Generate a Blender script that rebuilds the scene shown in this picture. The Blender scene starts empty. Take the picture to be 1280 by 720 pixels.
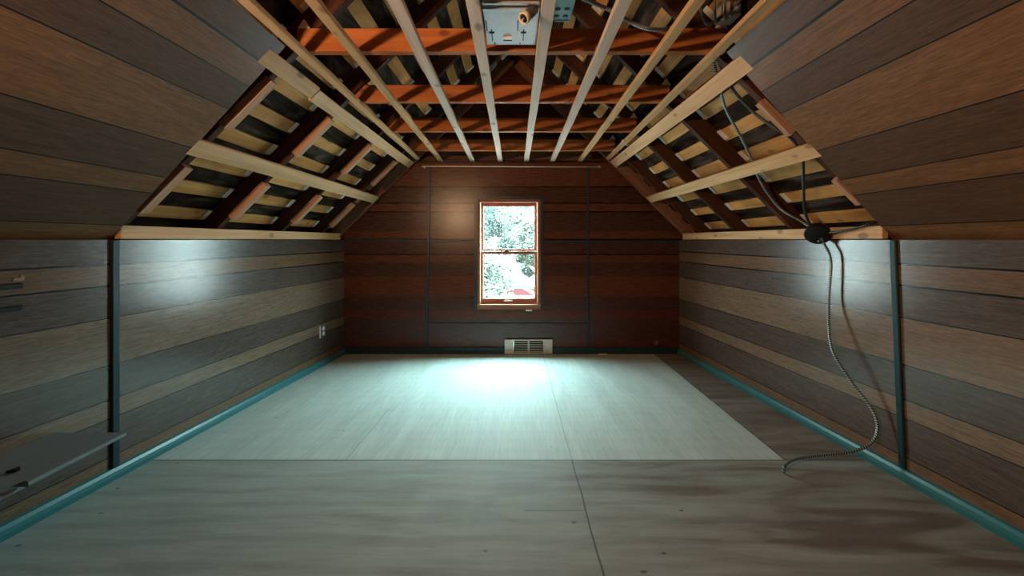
import bpy, bmesh, math, random
from mathutils import Vector, Matrix
random.seed(7)
U = 0.009            # one scene unit of measurement in metres
ZC = 1.15            # eye height
D = 450.0            # distance to the far wall in units
col = bpy.context.scene.collection
scn = bpy.context.scene

def W(x, y, z):
    return Vector((x*U, y*U, z*U+ZC))
def floor_z(y):
    return -(115.4+26.6*y/D)

# ------------------------------------------------------------------ materials
def new_mat(name):
    m = bpy.data.materials.new(name); m.use_nodes = True
    nt = m.node_tree; b = nt.nodes['Principled BSDF']
    return m, nt, b
def N(nt, t, **kw):
    n = nt.nodes.new(t)
    for k, v in kw.items():
        setattr(n, k, v)
    return n
def plain(name, c, rough=.5, metal=0, spec=.5):
    m, nt, b = new_mat(name)
    b.inputs['Base Color'].default_value = (*c, 1)
    b.inputs['Roughness'].default_value = rough
    b.inputs['Metallic'].default_value = metal
    b.inputs['Specular IOR Level'].default_value = spec
    tc = N(nt, 'ShaderNodeTexCoord'); no = N(nt, 'ShaderNodeTexNoise')
    no.inputs['Scale'].default_value = 35; no.inputs['Detail'].default_value = 4
    nt.links.new(tc.outputs['Object'], no.inputs['Vector'])
    mx = N(nt, 'ShaderNodeMix', data_type='RGBA', blend_type='MULTIPLY')
    mx.inputs[0].default_value = .35
    mx.inputs[6].default_value = (*c, 1)
    nt.links.new(no.outputs['Fac'], mx.inputs[7])
    mx2 = N(nt, 'ShaderNodeMix', data_type='RGBA', blend_type='ADD')
    mx2.inputs[0].default_value = .2
    nt.links.new(mx.outputs[2], mx2.inputs[6]); mx2.inputs[7].default_value = (*c, 1)
    nt.links.new(mx2.outputs[2], b.inputs['Base Color'])
    bu = N(nt, 'ShaderNodeBump'); bu.inputs['Strength'].default_value = .12; bu.inputs['Distance'].default_value = .002
    nt.links.new(no.outputs['Fac'], bu.inputs['Height']); nt.links.new(bu.outputs[0], b.inputs['Normal'])
    return m

def lumber(name, c1, c2, knots=.6, rough=.6, rand=.35, dirt=0.0):
    """sawn lumber: grain runs along the object's own X axis"""
    m, nt, b = new_mat(name); L = nt.links.new
    tc = N(nt, 'ShaderNodeTexCoord'); oi = N(nt, 'ShaderNodeObjectInfo')
    off = N(nt, 'ShaderNodeVectorMath', operation='SCALE'); off.inputs[0].default_value = (13, 7, 5)
    L(oi.outputs['Random'], off.inputs['Scale'])
    ad = N(nt, 'ShaderNodeVectorMath', operation='ADD')
    L(tc.outputs['Object'], ad.inputs[0]); L(off.outputs[0], ad.inputs[1])
    mp = N(nt, 'ShaderNodeMapping'); mp.inputs['Scale'].default_value = (1.6, 26, 26)
    L(ad.outputs[0], mp.inputs[0])
    n1 = N(nt, 'ShaderNodeTexNoise'); n1.inputs['Scale'].default_value = 1.0; n1.inputs['Detail'].default_value = 5
    n1.inputs['Distortion'].default_value = .6
    L(mp.outputs[0], n1.inputs['Vector'])
    mp2 = N(nt, 'ShaderNodeMapping'); mp2.inputs['Scale'].default_value = (3, 120, 120)
    L(ad.outputs[0], mp2.inputs[0])
    n2 = N(nt, 'ShaderNodeTexNoise'); n2.inputs['Scale'].default_value = 1.0; n2.inputs['Detail'].default_value = 3
    L(mp2.outputs[0], n2.inputs['Vector'])
    rp = N(nt, 'ShaderNodeValToRGB')
    rp.color_ramp.elements[0].position = .3; rp.color_ramp.elements[0].color = (*c1, 1)
    rp.color_ramp.elements[1].position = .68; rp.color_ramp.elements[1].color = (*c2, 1)
    mixf = N(nt, 'ShaderNodeMath', operation='MULTIPLY_ADD'); mixf.inputs[1].default_value = .7
    m2 = N(nt, 'ShaderNodeMath', operation='MULTIPLY'); m2.inputs[1].default_value = .3
    L(n2.outputs['Fac'], m2.inputs[0]); L(n1.outputs['Fac'], mixf.inputs[0]); L(m2.outputs[0], mixf.inputs[2])
    L(mixf.outputs[0], rp.inputs[0])
    # knots
    mk = N(nt, 'ShaderNodeMapping'); mk.inputs['Scale'].default_value = (5.5, 9, 9); L(ad.outputs[0], mk.inputs[0])
    vo = N(nt, 'ShaderNodeTexVoronoi'); vo.inputs['Scale'].default_value = 1.0; L(mk.outputs[0], vo.inputs['Vector'])
    kr = N(nt, 'ShaderNodeMapRange'); kr.inputs[1].default_value = .11; kr.inputs[2].default_value = .20
    kr.inputs[3].default_value = 1-knots; kr.inputs[4].default_value = 1
    L(vo.outputs['Distance'], kr.inputs[0])
    # per board tone
    tr = N(nt, 'ShaderNodeMapRange'); tr.inputs[3].default_value = 1-rand; tr.inputs[4].default_value = 1
    L(oi.outputs['Random'], tr.inputs[0])
    mm = N(nt, 'ShaderNodeMath', operation='MULTIPLY'); L(kr.outputs[0], mm.inputs[0]); L(tr.outputs[0], mm.inputs[1])
    sc = N(nt, 'ShaderNodeVectorMath', operation='SCALE'); L(rp.outputs[0], sc.inputs[0]); L(mm.outputs[0], sc.inputs['Scale'])
    last = sc.outputs[0]
    if dirt:
        n3 = N(nt, 'ShaderNodeTexNoise'); n3.inputs['Scale'].default_value = 3.5; n3.inputs['Detail'].default_value = 5
        L(ad.outputs[0], n3.inputs['Vector'])
        dr = N(nt, 'ShaderNodeMapRange'); dr.inputs[1].default_value = .45; dr.inputs[2].default_value = .62; dr.inputs[4].default_value = dirt
        L(n3.outputs['Fac'], dr.inputs[0])
        mx = N(nt, 'ShaderNodeMix', data_type='RGBA'); L(dr.outputs[0], mx.inputs[0]); L(last, mx.inputs[6])
        mx.inputs[7].default_value = (.05, .03, .02, 1); last = mx.outputs[2]
    L(last, b.inputs['Base Color'])
    b.inputs['Roughness'].default_value = rough; b.inputs['Specular IOR Level'].default_value = .15
    bu = N(nt, 'ShaderNodeBump'); bu.inputs['Strength'].default_value = .3; bu.inputs['Distance'].default_value = .002
    L(n2.outputs['Fac'], bu.inputs['Height']); L(bu.outputs[0], b.inputs['Normal'])
    return m

TD = (.092, .066, .056); TM = (.16, .092, .055); TL = (.190, .126, .086); TR = (.13, .065, .04)
def panel(name, stops, groove, tint=(1, 1, 1), rough=.36, coord='UV', gain=1.0, vert=False, spec=.5, bump=.3):
    """board-look panelling. stops = [(start, colour)], grooves at every start but the first.  V coordinate drives it"""
    m, nt, b = new_mat(name); L = nt.links.new
    tc = N(nt, 'ShaderNodeTexCoord')
    sp = N(nt, 'ShaderNodeSeparateXYZ'); L(tc.outputs['UV'], sp.inputs[0])
    v = sp.outputs['Y']
    rp = N(nt, 'ShaderNodeValToRGB'); cr = rp.color_ramp; cr.interpolation = 'CONSTANT'
    gr = N(nt, 'ShaderNodeValToRGB'); cg = gr.color_ramp; cg.interpolation = 'CONSTANT'
    cr.elements.remove(cr.elements[1]); cg.elements.remove(cg.elements[1])
    cr.elements[0].position = 0; cr.elements[0].color = (*[a*t*gain for a, t in zip(stops[0][1], tint)], 1)
    cg.elements[0].position = 0; cg.elements[0].color = (1, 1, 1, 1)
    for s, c in stops[1:]:
        e = cr.elements.new(s); e.color = (*[a*t*gain for a, t in zip(c, tint)], 1)
        e = cg.elements.new(s-groove); e.color = (0.02, 0.02, 0.02, 1)
        e = cg.elements.new(s+groove); e.color = (1, 1, 1, 1)
    L(v, rp.inputs[0]); L(v, gr.inputs[0])
    mp = N(nt, 'ShaderNodeMapping')
    mp.inputs['Scale'].default_value = (45, 6, 90)
    if vert: mp.inputs['Scale'].default_value = (6, 45, 90)
    L(tc.outputs['Object'], mp.inputs[0])
    n1 = N(nt, 'ShaderNodeTexNoise'); n1.inputs['Scale'].default_value = 1.0; n1.inputs['Detail'].default_value = 6
    n1.inputs['Distortion'].default_value = 1.2; L(mp.outputs[0], n1.inputs['Vector'])
    mpf = N(nt, 'ShaderNodeMapping')
    mpf.inputs['Scale'].default_value = (200, 30, 330)
    if vert: mpf.inputs['Scale'].default_value = (7, 200, 260)
    L(tc.outputs['Object'], mpf.inputs[0])
    n2 = N(nt, 'ShaderNodeTexNoise'); n2.inputs['Scale'].default_value = 1.0; n2.inputs['Detail'].default_value = 4
    L(mpf.outputs[0], n2.inputs['Vector'])
    a = N(nt, 'ShaderNodeMapRange'); a.inputs[1].default_value = .3; a.inputs[2].default_value = .7
    a.inputs[3].default_value = .72; a.inputs[4].default_value = 1.22; L(n1.outputs['Fac'], a.inputs[0])
    f = N(nt, 'ShaderNodeMapRange'); f.inputs[1].default_value = .35; f.inputs[2].default_value = .65
    f.inputs[3].default_value = .80; f.inputs[4].default_value = 1.16; L(n2.outputs['Fac'], f.inputs[0])
    mm = N(nt, 'ShaderNodeMath', operation='MULTIPLY'); L(a.outputs[0], mm.inputs[0]); L(f.outputs[0], mm.inputs[1])
    m3 = N(nt, 'ShaderNodeMath', operation='MULTIPLY'); L(mm.outputs[0], m3.inputs[0]); L(gr.outputs[0], m3.inputs[1])
    sc = N(nt, 'ShaderNodeVectorMath', operation='SCALE'); L(rp.outputs[0], sc.inputs[0]); L(m3.outputs[0], sc.inputs['Scale'])
    L(sc.outputs[0], b.inputs['Base Color'])
    rr = N(nt, 'ShaderNodeMapRange'); rr.inputs[3].default_value = rough-.05; rr.inputs[4].default_value = rough+.12
    L(n2.outputs['Fac'], rr.inputs[0]); L(rr.outputs[0], b.inputs['Roughness'])
    b.inputs['Specular IOR Level'].default_value = spec
    ha = N(nt, 'ShaderNodeMath', operation='MULTIPLY_ADD'); ha.inputs[1].default_value = .35
    L(n2.outputs['Fac'], ha.inputs[0]); L(gr.outputs[0], ha.inputs[2])
    bu = N(nt, 'ShaderNodeBump'); bu.inputs['Strength'].default_value = bump; bu.inputs['Distance'].default_value = .0022
    L(ha.outputs[0], bu.inputs['Height']); L(bu.outputs[0], b.inputs['Normal'])
    return m

side_stops = [(0, TD), (.100, TM), (.190, TD), (.325, TL), (.520, TD), (.664, TL), (.743, TD), (.903, TM)]
M_side = panel('knee wall panelling', side_stops, .0025, rough=.19, bump=.22)
SD = (.102, .052, .031); SM = (.185, .089, .040); SL = (.205, .099, .044)
zs = [(0, SM), (9, SD), (25.7, SM), (34, SD), (49, SL), (68.6, SD), (80, SM), (90, SD)]
M_slope = panel('sloped panelling', [(a/110, c) for a, c in zs], .0024, rough=.36, spec=.2)
# far wall, v = (z+150)/400
fz = [(-150, TR), (-124, TD), (-99.5, TR), (-90, TD), (-71, TM), (-46, TD), (-29, TM), (-19, TD), (0, TM), (10.5, TD), (34.5, TM), (45.5, TD), (65.5, TM), (97, TR), (130, TD), (165, TR)]
M_far = panel('gable panelling', [((a+150)/400, c) for a, c in fz], .0010, tint=(.70, .33, .25), rough=.24, bump=.30, spec=.4, vert=True)

pine = lumber('pine furring', (.56, .31, .15), (.80, .52, .29), knots=.5, rand=.2)
pine2 = lumber('pine nailer', (.58, .33, .17), (.82, .54, .31), knots=.45, rand=.12)
pale = lumber('pale wood and bounce-lit furring', (.66, .50, .42), (.86, .70, .60), knots=.5, rand=.1)  # middle strips paler than pine: floor bounce light painted into their colour
orange = lumber('fir joist', (.34, .095, .028), (.56, .20, .065), knots=.5, rand=.1, dirt=.12)
maroon = lumber('old rafter', (.045, .016, .010), (.115, .044, .028), knots=.5, rand=.2, dirt=.3)
slatm = lumber('roof slat', (.62, .26, .075), (.88, .49, .17), knots=.45, rand=.35, dirt=.35)
chip = lumber('sliver', (.88, .84, .76), (.95, .92, .86), knots=.2, rand=.05)
redwood = lumber('window wood', (.26, .075, .05), (.42, .16, .11), knots=.1, rough=.4)
teal = plain('teal paint', (.03, .15, .165), .32)
navy = plain('dark blue paint', (.010, .030, .045), .35)
blackp = plain('black plastic', (.010, .011, .012), .5, 0, .2)
steel = plain('galvanized sheet', (.44, .45, .49), .5, .3)
steelw = plain('dull metal', (.55, .52, .48), .5, .3)
tealbox = plain('teal junction box', (.20, .42, .44), .5)
greysh = plain('grey shelf paint', (.20, .25, .27), .5, 0, .3)
cream = plain('cream plastic', (.75, .66, .48), .5)
white = plain('white plastic', (.8, .8, .78), .4)
duct = plain('dark grey rubber', (.08, .09, .10), .5)
slotm = plain('slot shadow paint', (.01, .008, .008), .9)

def deck_mat():
    m, nt, b = new_mat('weathered roof boards'); L = nt.links.new
    tc = N(nt, 'ShaderNodeTexCoord')
    mp = N(nt, 'ShaderNodeMapping'); mp.inputs['Scale'].default_value = (9, 2.2, 9); L(tc.outputs['Object'], mp.inputs[0])
    n = N(nt, 'ShaderNodeTexNoise'); n.inputs['Scale'].default_value = 1.3; n.inputs['Detail'].default_value = 7; n.inputs['Distortion'].default_value = 1
    L(mp.outputs[0], n.inputs['Vector'])
    r = N(nt, 'ShaderNodeValToRGB'); e = r.color_ramp.elements
    e[0].position = .35; e[0].color = (.008, .004, .003, 1); e[1].position = .8; e[1].color = (.15, .115, .095, 1)
    x = e.new(.52); x.color = (.032, .020, .015, 1)
    L(n.outputs['Fac'], r.inputs[0]); L(r.outputs[0], b.inputs['Base Color']); b.inputs['Roughness'].default_value = .9; b.inputs['Specular IOR Level'].default_value = .08
    bu = N(nt, 'ShaderNodeBump'); bu.inputs['Strength'].default_value = .5; bu.inputs['Distance'].default_value = .006
    L(n.outputs['Fac'], bu.inputs['Height']); L(bu.outputs[0], b.inputs['Normal'])
    return m
deckm = deck_mat()

def floor_mat():
    m, nt, b = new_mat('worn plywood floor'); L = nt.links.new
    tc = N(nt, 'ShaderNodeTexCoord'); sp = N(nt, 'ShaderNodeSeparateXYZ'); L(tc.outputs['Object'], sp.inputs[0])
    def math_(op, a, b_=None, c_=None):
        n = N(nt, 'ShaderNodeMath', operation=op)
        for i, v in enumerate((a, b_, c_)):
            if v is None: continue
            if isinstance(v, (int, float)): n.inputs[i].default_value = v
            else: L(v, n.inputs[i])
        return n.outputs[0]
    X, Y = sp.outputs['X'], sp.outputs['Y']
    ys = .4646*D*U
    far = math_('GREATER_THAN', Y, ys)
    # broad figure, stretched across the room in front of the joint and along it behind
    def fig(scale, sc, det=6, dist=1.0):
        mp = N(nt, 'ShaderNodeMapping'); mp.inputs['Scale'].default_value = scale; L(tc.outputs['Object'], mp.inputs[0])
        n = N(nt, 'ShaderNodeTexNoise'); n.inputs['Scale'].default_value = sc; n.inputs['Detail'].default_value = det; n.inputs['Distortion'].default_value = dist
        L(mp.outputs[0], n.inputs['Vector']); return n.outputs['Fac']
    near_f = fig((.8, 3.6, 1), 1.5, 7, 1.6)
    far_f = fig((4.0, .6, 1), 1.5, 5, .6)
    g_near = fig((5, 60, 1), 1.0, 4, .8)
    g_far = fig((60, 5, 1), 1.0, 4, .6)
    def mixv(fac, a, b_):
        n = N(nt, 'ShaderNodeMix', data_type='FLOAT'); L(fac, n.inputs[0]); L(a, n.inputs[2]); L(b_, n.inputs[3]); return n.outputs[0]
    ff = mixv(far, near_f, far_f); gg = mixv(far, g_near, g_far)
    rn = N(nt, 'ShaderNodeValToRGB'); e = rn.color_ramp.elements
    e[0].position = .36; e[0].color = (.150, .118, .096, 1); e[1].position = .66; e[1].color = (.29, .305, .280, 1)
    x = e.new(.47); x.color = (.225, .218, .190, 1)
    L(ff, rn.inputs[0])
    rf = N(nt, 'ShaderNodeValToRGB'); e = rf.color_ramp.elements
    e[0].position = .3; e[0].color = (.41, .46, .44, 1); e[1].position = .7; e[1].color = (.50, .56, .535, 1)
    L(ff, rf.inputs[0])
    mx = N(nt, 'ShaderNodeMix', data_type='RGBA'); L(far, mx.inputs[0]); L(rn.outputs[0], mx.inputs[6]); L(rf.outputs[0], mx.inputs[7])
    # bare strip beside the right wall (not painted)
    edge = math_('MULTIPLY_ADD', Y, .072, 1.278)
    bare = math_('GREATER_THAN', X, edge); bare = math_('MULTIPLY', bare, far)
    rb = N(nt, 'ShaderNodeValToRGB'); e = rb.color_ramp.elements
    e[0].position = .35; e[0].color = (.13, .10, .08, 1); e[1].position = .65; e[1].color = (.25, .215, .18, 1)
    L(near_f, rb.inputs[0])
    mxb = N(nt, 'ShaderNodeMix', data_type='RGBA'); L(bare, mxb.inputs[0]); L(mx.outputs[2], mxb.inputs[6]); L(rb.outputs[0], mxb.inputs[7])
    # white-wash on the left of the near sheets
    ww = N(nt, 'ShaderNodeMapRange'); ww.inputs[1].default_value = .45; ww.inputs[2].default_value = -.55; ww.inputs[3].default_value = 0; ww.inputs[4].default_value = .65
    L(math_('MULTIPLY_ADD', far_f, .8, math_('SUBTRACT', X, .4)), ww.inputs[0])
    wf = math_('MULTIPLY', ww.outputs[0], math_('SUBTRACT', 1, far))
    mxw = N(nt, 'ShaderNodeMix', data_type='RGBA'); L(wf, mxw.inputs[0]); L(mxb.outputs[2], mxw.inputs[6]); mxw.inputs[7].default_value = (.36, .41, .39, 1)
    g = N(nt, 'ShaderNodeMapRange'); g.inputs[1].default_value = .3; g.inputs[2].default_value = .7; g.inputs[3].default_value = .90; g.inputs[4].default_value = 1.08
    L(gg, g.inputs[0])
    wvt = N(nt, 'ShaderNodeTexWave'); wvt.bands_direction = 'Y'; wvt.inputs['Scale'].default_value = 2.2; wvt.inputs['Distortion'].default_value = 9
    wvt.inputs['Detail'].default_value = 3; wvt.inputs['Detail Scale'].default_value = .55
    wm = N(nt, 'ShaderNodeMapping'); wm.inputs['Scale'].default_value = (.45, 1.3, 1); L(tc.outputs['Object'], wm.inputs[0]); L(wm.outputs[0], wvt.inputs['Vector'])
    wr = N(nt, 'ShaderNodeMapRange'); wr.inputs[1].default_value = 0; wr.inputs[2].default_value = .45; wr.inputs[3].default_value = .90; wr.inputs[4].default_value = 1.03; L(wvt.outputs['Fac'], wr.inputs[0])
    wv_n = math_('MAXIMUM', wr.outputs[0], far)
    # joints
    wob = N(nt, 'ShaderNodeTexNoise'); wob.inputs['Scale'].default_value = 4; L(tc.outputs['Object'], wob.inputs['Vector'])
    wv = math_('MULTIPLY_ADD', wob.outputs['Fac'], .016, -.008)
    def line(expr, w):
        return math_('GREATER_THAN', math_('ABSOLUTE', math_('ADD', expr, wv)), w)
    l1 = math_('GREATER_THAN', math_('ABSOLUTE', math_('SUBTRACT', Y, ys)), .0035)
    l2 = line(math_('SUBTRACT', X, math_('MULTIPLY_ADD', Y, .008, .285)), .0035)
    l3 = math_('MAXIMUM', line(math_('SUBTRACT', X, -.882), .0035), math_('MAXIMUM', math_('SUBTRACT', 1, far), math_('GREATER_THAN', Y, 2.55)))
    l3 = math_('MAXIMUM', l3, .6); l2 = math_('MAXIMUM', l2, math_('MULTIPLY', far, .55))
    l4 = math_('MAXIMUM', line(math_('SUBTRACT', X, edge), .004), math_('SUBTRACT', 1, far))
    l5 = math_('MAXIMUM', math_('GREATER_THAN', math_('ABSOLUTE', math_('SUBTRACT', Y, 1.50)), .002),
               math_('GREATER_THAN', math_('ABSOLUTE', math_('SUBTRACT', X, .17)), .13))
    ln = math_('MULTIPLY', math_('MULTIPLY', l1, l2), math_('MULTIPLY', math_('MULTIPLY', l3, l4), l5))
    lnc = math_('MULTIPLY_ADD', ln, .72, .28)
    # specks of dirt and chips
    vo = N(nt, 'ShaderNodeTexVoronoi'); vo.inputs['Scale'].default_value = 5.5; vo.inputs['Randomness'].default_value = 1
    mv = N(nt, 'ShaderNodeMapping'); mv.inputs['Scale'].default_value = (.75, 1.4, 1); L(tc.outputs['Object'], mv.inputs[0]); L(mv.outputs[0], vo.inputs['Vector'])
    sw = N(nt, 'ShaderNodeTexNoise'); sw.inputs['Scale'].default_value = 60; L(tc.outputs['Object'], sw.inputs['Vector'])
    spk = math_('GREATER_THAN', math_('MULTIPLY_ADD', sw.outputs['Fac'], .09, vo.outputs['Distance']), .085)
    spk = math_('MULTIPLY_ADD', spk, .65, .35)
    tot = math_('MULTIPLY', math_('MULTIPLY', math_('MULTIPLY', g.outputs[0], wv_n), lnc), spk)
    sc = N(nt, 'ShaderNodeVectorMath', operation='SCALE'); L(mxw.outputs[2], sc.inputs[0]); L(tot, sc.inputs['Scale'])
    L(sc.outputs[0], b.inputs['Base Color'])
    rr = N(nt, 'ShaderNodeMapRange'); rr.inputs[3].default_value = .62; rr.inputs[4].default_value = .82; L(ff, rr.inputs[0]); L(rr.outputs[0], b.inputs['Roughness'])
    bu = N(nt, 'ShaderNodeBump'); bu.inputs['Strength'].default_value = .3; bu.inputs['Distance'].default_value = .002
    L(math_('MULTIPLY_ADD', gg, .3, ln), bu.inputs['Height']); L(bu.outputs[0], b.inputs['Normal'])
    return m
M_floor = floor_mat()

def rib_mat(name, c, ct, scale):
    m, nt, b = new_mat(name); L = nt.links.new
    tc = N(nt, 'ShaderNodeTexCoord'); sp = N(nt, 'ShaderNodeSeparateXYZ'); L(tc.outputs['UV'], sp.inputs[0])
    a = N(nt, 'ShaderNodeMath', operation='MULTIPLY_ADD'); a.inputs[1].default_value = scale; L(sp.outputs['X'], a.inputs[0]); L(sp.outputs['Y'], a.inputs[2])
    f = N(nt, 'ShaderNodeMath', operation='FRACT'); L(a.outputs[0], f.inputs[0])
    r = N(nt, 'ShaderNodeValToRGB'); e = r.color_ramp.elements; e[0].position = .4; e[0].color = (*c, 1); e[1].position = .6; e[1].color = (*ct, 1)
    L(f.outputs[0], r.inputs[0]); L(r.outputs[0], b.inputs['Base Color'])
    b.inputs['Roughness'].default_value = .35; b.inputs['Metallic'].default_value = .5
    bu = N(nt, 'ShaderNodeBump'); bu.inputs['Strength'].default_value = .6; bu.inputs['Distance'].default_value = .003
    L(f.outputs[0], bu.inputs['Height']); L(bu.outputs[0], b.inputs['Normal'])
    return m
armor = rib_mat('armoured conduit', (.02, .03, .035), (.38, .50, .53), 85)
armor_dark = rib_mat('dark armoured conduit', (.012, .014, .016), (.08, .09, .10), 120)
armor_light = rib_mat('bright armoured conduit', (.10, .12, .13), (.42, .46, .48), 120)

def glass_mat():
    m = bpy.data.materials.new('window glass'); m.use_nodes = True; nt = m.node_tree; nt.nodes.clear()
    o = N(nt, 'ShaderNodeOutputMaterial'); t = N(nt, 'ShaderNodeBsdfTransparent'); g = N(nt, 'ShaderNodeBsdfGlossy')
    g.inputs['Roughness'].default_value = .02; t.inputs[0].default_value = (.95, .98, .97, 1)
    mx = N(nt, 'ShaderNodeMixShader'); mx.inputs[0].default_value = .06
    nt.links.new(t.outputs[0], mx.inputs[1]); nt.links.new(g.outputs[0], mx.inputs[2]); nt.links.new(mx.outputs[0], o.inputs[0])
    return m
glassm = glass_mat()

# ------------------------------------------------------------------ object helpers
def tag(o, label=None, cat=None, group=None, kind=None):
    if label: o['label'] = label
    if cat: o['category'] = cat
    if group: o['group'] = group
    if kind: o['kind'] = kind
    return o
def empty(name, loc):
    o = bpy.data.objects.new(name, None); col.objects.link(o); o.location = loc; o.empty_display_size = .05
    return o
def link(name, bm, mat, parent=None, origin=None, smooth=False):
    me = bpy.data.meshes.new(name)
    bmesh.ops.recalc_face_normals(bm, faces=bm.faces)
    if origin is not None:
        bmesh.ops.translate(bm, vec=-Vector(origin), verts=bm.verts)
    bm.to_mesh(me); bm.free()
    for p in me.polygons: p.use_smooth = smooth
    me.materials.append(mat)
    o = bpy.data.objects.new(name, me); col.objects.link(o)
    if origin is not None: o.location = origin
    if parent is not None:
        o.parent = parent
        o.location = o.location - parent.location
    return o
def bevel(bm, w, seg=1):
    if w > 0: bmesh.ops.bevel(bm, geom=list(bm.edges), offset=w, segments=seg, affect='EDGES', profile=.5)
def hexa(bm, pts):
    """8 world points: bottom ring 0-3, top ring 4-7"""
    v = [bm.verts.new(p) for p in pts]
    for f in ((0, 1, 2, 3), (4, 7, 6, 5), (0, 4, 5, 1), (1, 5, 6, 2), (2, 6, 7, 3), (3, 7, 4, 0)):
        bm.faces.new([v[i] for i in f])
    return v
def boxu(bm, x0, x1, y0, y1, z0, z1):
    return hexa(bm, [W(x0, y0, z0), W(x1, y0, z0), W(x1, y1, z0), W(x0, y1, z0), W(x0, y0, z1), W(x1, y0, z1), W(x1, y1, z1), W(x0, y1, z1)])
def box(name, x0, x1, y0, y1, z0, z1, mat, parent=None, bev=.15):
    bm = bmesh.new(); boxu(bm, x0, x1, y0, y1, z0, z1); bevel(bm, bev*U)
    return link(name, bm, mat, parent, W((x0+x1)/2, (y0+y1)/2, min(z0, z1)))
def beam(name, a, b, w, h, up, mat, parent=None, bev=.25, wob=0.0):
    """board with its axis a->b (units), w across, h along 'up'; its own X axis runs along the grain"""
    A = W(*a); B = W(*b); d = B-A; Ln = d.length; xd = d.normalized(); upv = Vector(up).normalized()
    yd = upv.cross(xd).normalized(); zd = xd.cross(yd).normalized()
    bm = bmesh.new(); w *= U; h *= U
    n = max(1, int(Ln/.25)) if wob else 1
    rings = []
    for i in range(n+1):
        x = Ln*i/n
        oy = (random.random()-.5)*wob*U if wob else 0; oz = (random.random()-.5)*wob*.3*U if wob else 0
        rings.append([bm.verts.new((x, s*w/2+oy, t*h/2+oz)) for s, t in ((-1, -1), (1, -1), (1, 1), (-1, 1))])
    for i in range(n):
        for k in range(4):
            bm.faces.new((rings[i][k], rings[i][(k+1) % 4], rings[i+1][(k+1) % 4], rings[i+1][k]))
    bm.faces.new(rings[0]); bm.faces.new(rings[-1][::-1])
    bmesh.ops.recalc_face_normals(bm, faces=bm.faces)
    lim = [e for e in bm.edges if len(e.link_faces) == 2 and e.calc_face_angle(0) > .8]
    if bev: bmesh.ops.bevel(bm, geom=lim, offset=bev*U, segments=1, affect='EDGES')
    me = bpy.data.meshes.new(name); bm.to_mesh(me); bm.free(); me.materials.append(mat)
    o = bpy.data.objects.new(name, me); col.objects.link(o)
    mt = Matrix((xd, yd, zd)).transposed().to_4x4(); mt.translation = A
    if parent is not None:
        o.parent = parent; o.matrix_basis = parent.matrix_basis.inverted() @ mt
    else: o.matrix_basis = mt
    return o
def catmull(pts, sub=10):
    out = []; n = len(pts)
    for i in range(n-1):
        p0 = pts[max(i-1, 0)]; p1 = pts[i]; p2 = pts[i+1]; p3 = pts[min(i+2, n-1)]
        for k in range(sub):
            t = k/sub
            out.append(.5*((2*p1)+(-p0+p2)*t+(2*p0-5*p1+4*p2-p3)*t*t+(-p0+3*p1-3*p2+p3)*t**3))
    out.append(pts[-1]); return out
def tube(name, pts, r, mat, parent=None, sub=10, seg=10, rib=0.0):
    P = catmull([W(*p) for p in pts], sub); bm = bmesh.new(); r *= U
    # resample
    uvl = bm.loops.layers.uv.new('UVMap'); rings = []; acc = 0; nrm = None; lens = []
    for i, p in enumerate(P):
        t = (P[min(i+1, len(P)-1)]-P[max(i-1, 0)]).normalized()
        if nrm is None: nrm = t.orthogonal().normalized()
        nrm = (nrm-t*nrm.dot(t)).normalized(); bn = t.cross(nrm)
        if i: acc += (P[i]-P[i-1]).length
        lens.append(acc); rr = r*(1+rib*(1 if i % 2 else -1))
        rings.append([bm.verts.new(p+(nrm*math.cos(a)+bn*math.sin(a))*rr) for a in [2*math.pi*k/seg for k in range(seg)]])
    for i in range(len(rings)-1):
        for k in range(seg):
            f = bm.faces.new((rings[i][k], rings[i][(k+1) % seg], rings[i+1][(k+1) % seg], rings[i+1][k]))
            for lp, uv in zip(f.loops, ((lens[i], k/seg), (lens[i], (k+1)/seg), (lens[i+1], (k+1)/seg), (lens[i+1], k/seg))): lp[uvl].uv = uv
    bm.faces.new(rings[0][::-1]); bm.faces.new(rings[-1])
    return link(name, bm, mat, parent, P[0].copy(), smooth=True)
def lathe(name, prof, c, axis, mat, parent=None, seg=24, smooth=True):
    """prof = [(r,h)] in units, about 'axis' at c"""
    bm = bmesh.new(); ax = Vector(axis).normalized(); n = ax.orthogonal().normalized(); b = ax.cross(n); C = W(*c); rings = []
    for r, h in prof:
        rings.append([bm.verts.new(C+ax*h*U+(n*math.cos(2*math.pi*k/seg)+b*math.sin(2*math.pi*k/seg))*max(r, .001)*U) for k in range(seg)])
    for i in range(len(rings)-1):
        for k in range(seg): bm.faces.new((rings[i][k], rings[i][(k+1) % seg], rings[i+1][(k+1) % seg], rings[i+1][k]))
    bm.faces.new(rings[0][::-1]); bm.faces.new(rings[-1])
    return link(name, bm, mat, parent, C, smooth)
def struct(o): o['kind'] = 'structure'; return o
ORD = ['first', 'second', 'third', 'fourth', 'fifth', 'sixth', 'seventh', 'eighth', 'ninth', 'tenth', 'eleventh', 'twelfth', 'thirteenth', 'fourteenth', 'fifteenth']

# ------------------------------------------------------------------ setting
XL, XR = -213.0, 206.0          # knee wall faces
QL, QR = 218.0, 213.0           # slope faces:  |X| + z = Q
YB = -300.0                     # rear wall
def uvquad(bm, uvl, pts, uvs):
    f = bm.faces.new([bm.verts.new(p) for p in pts])
    for l, uv in zip(f.loops, uvs): l[uvl].uv = uv
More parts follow.
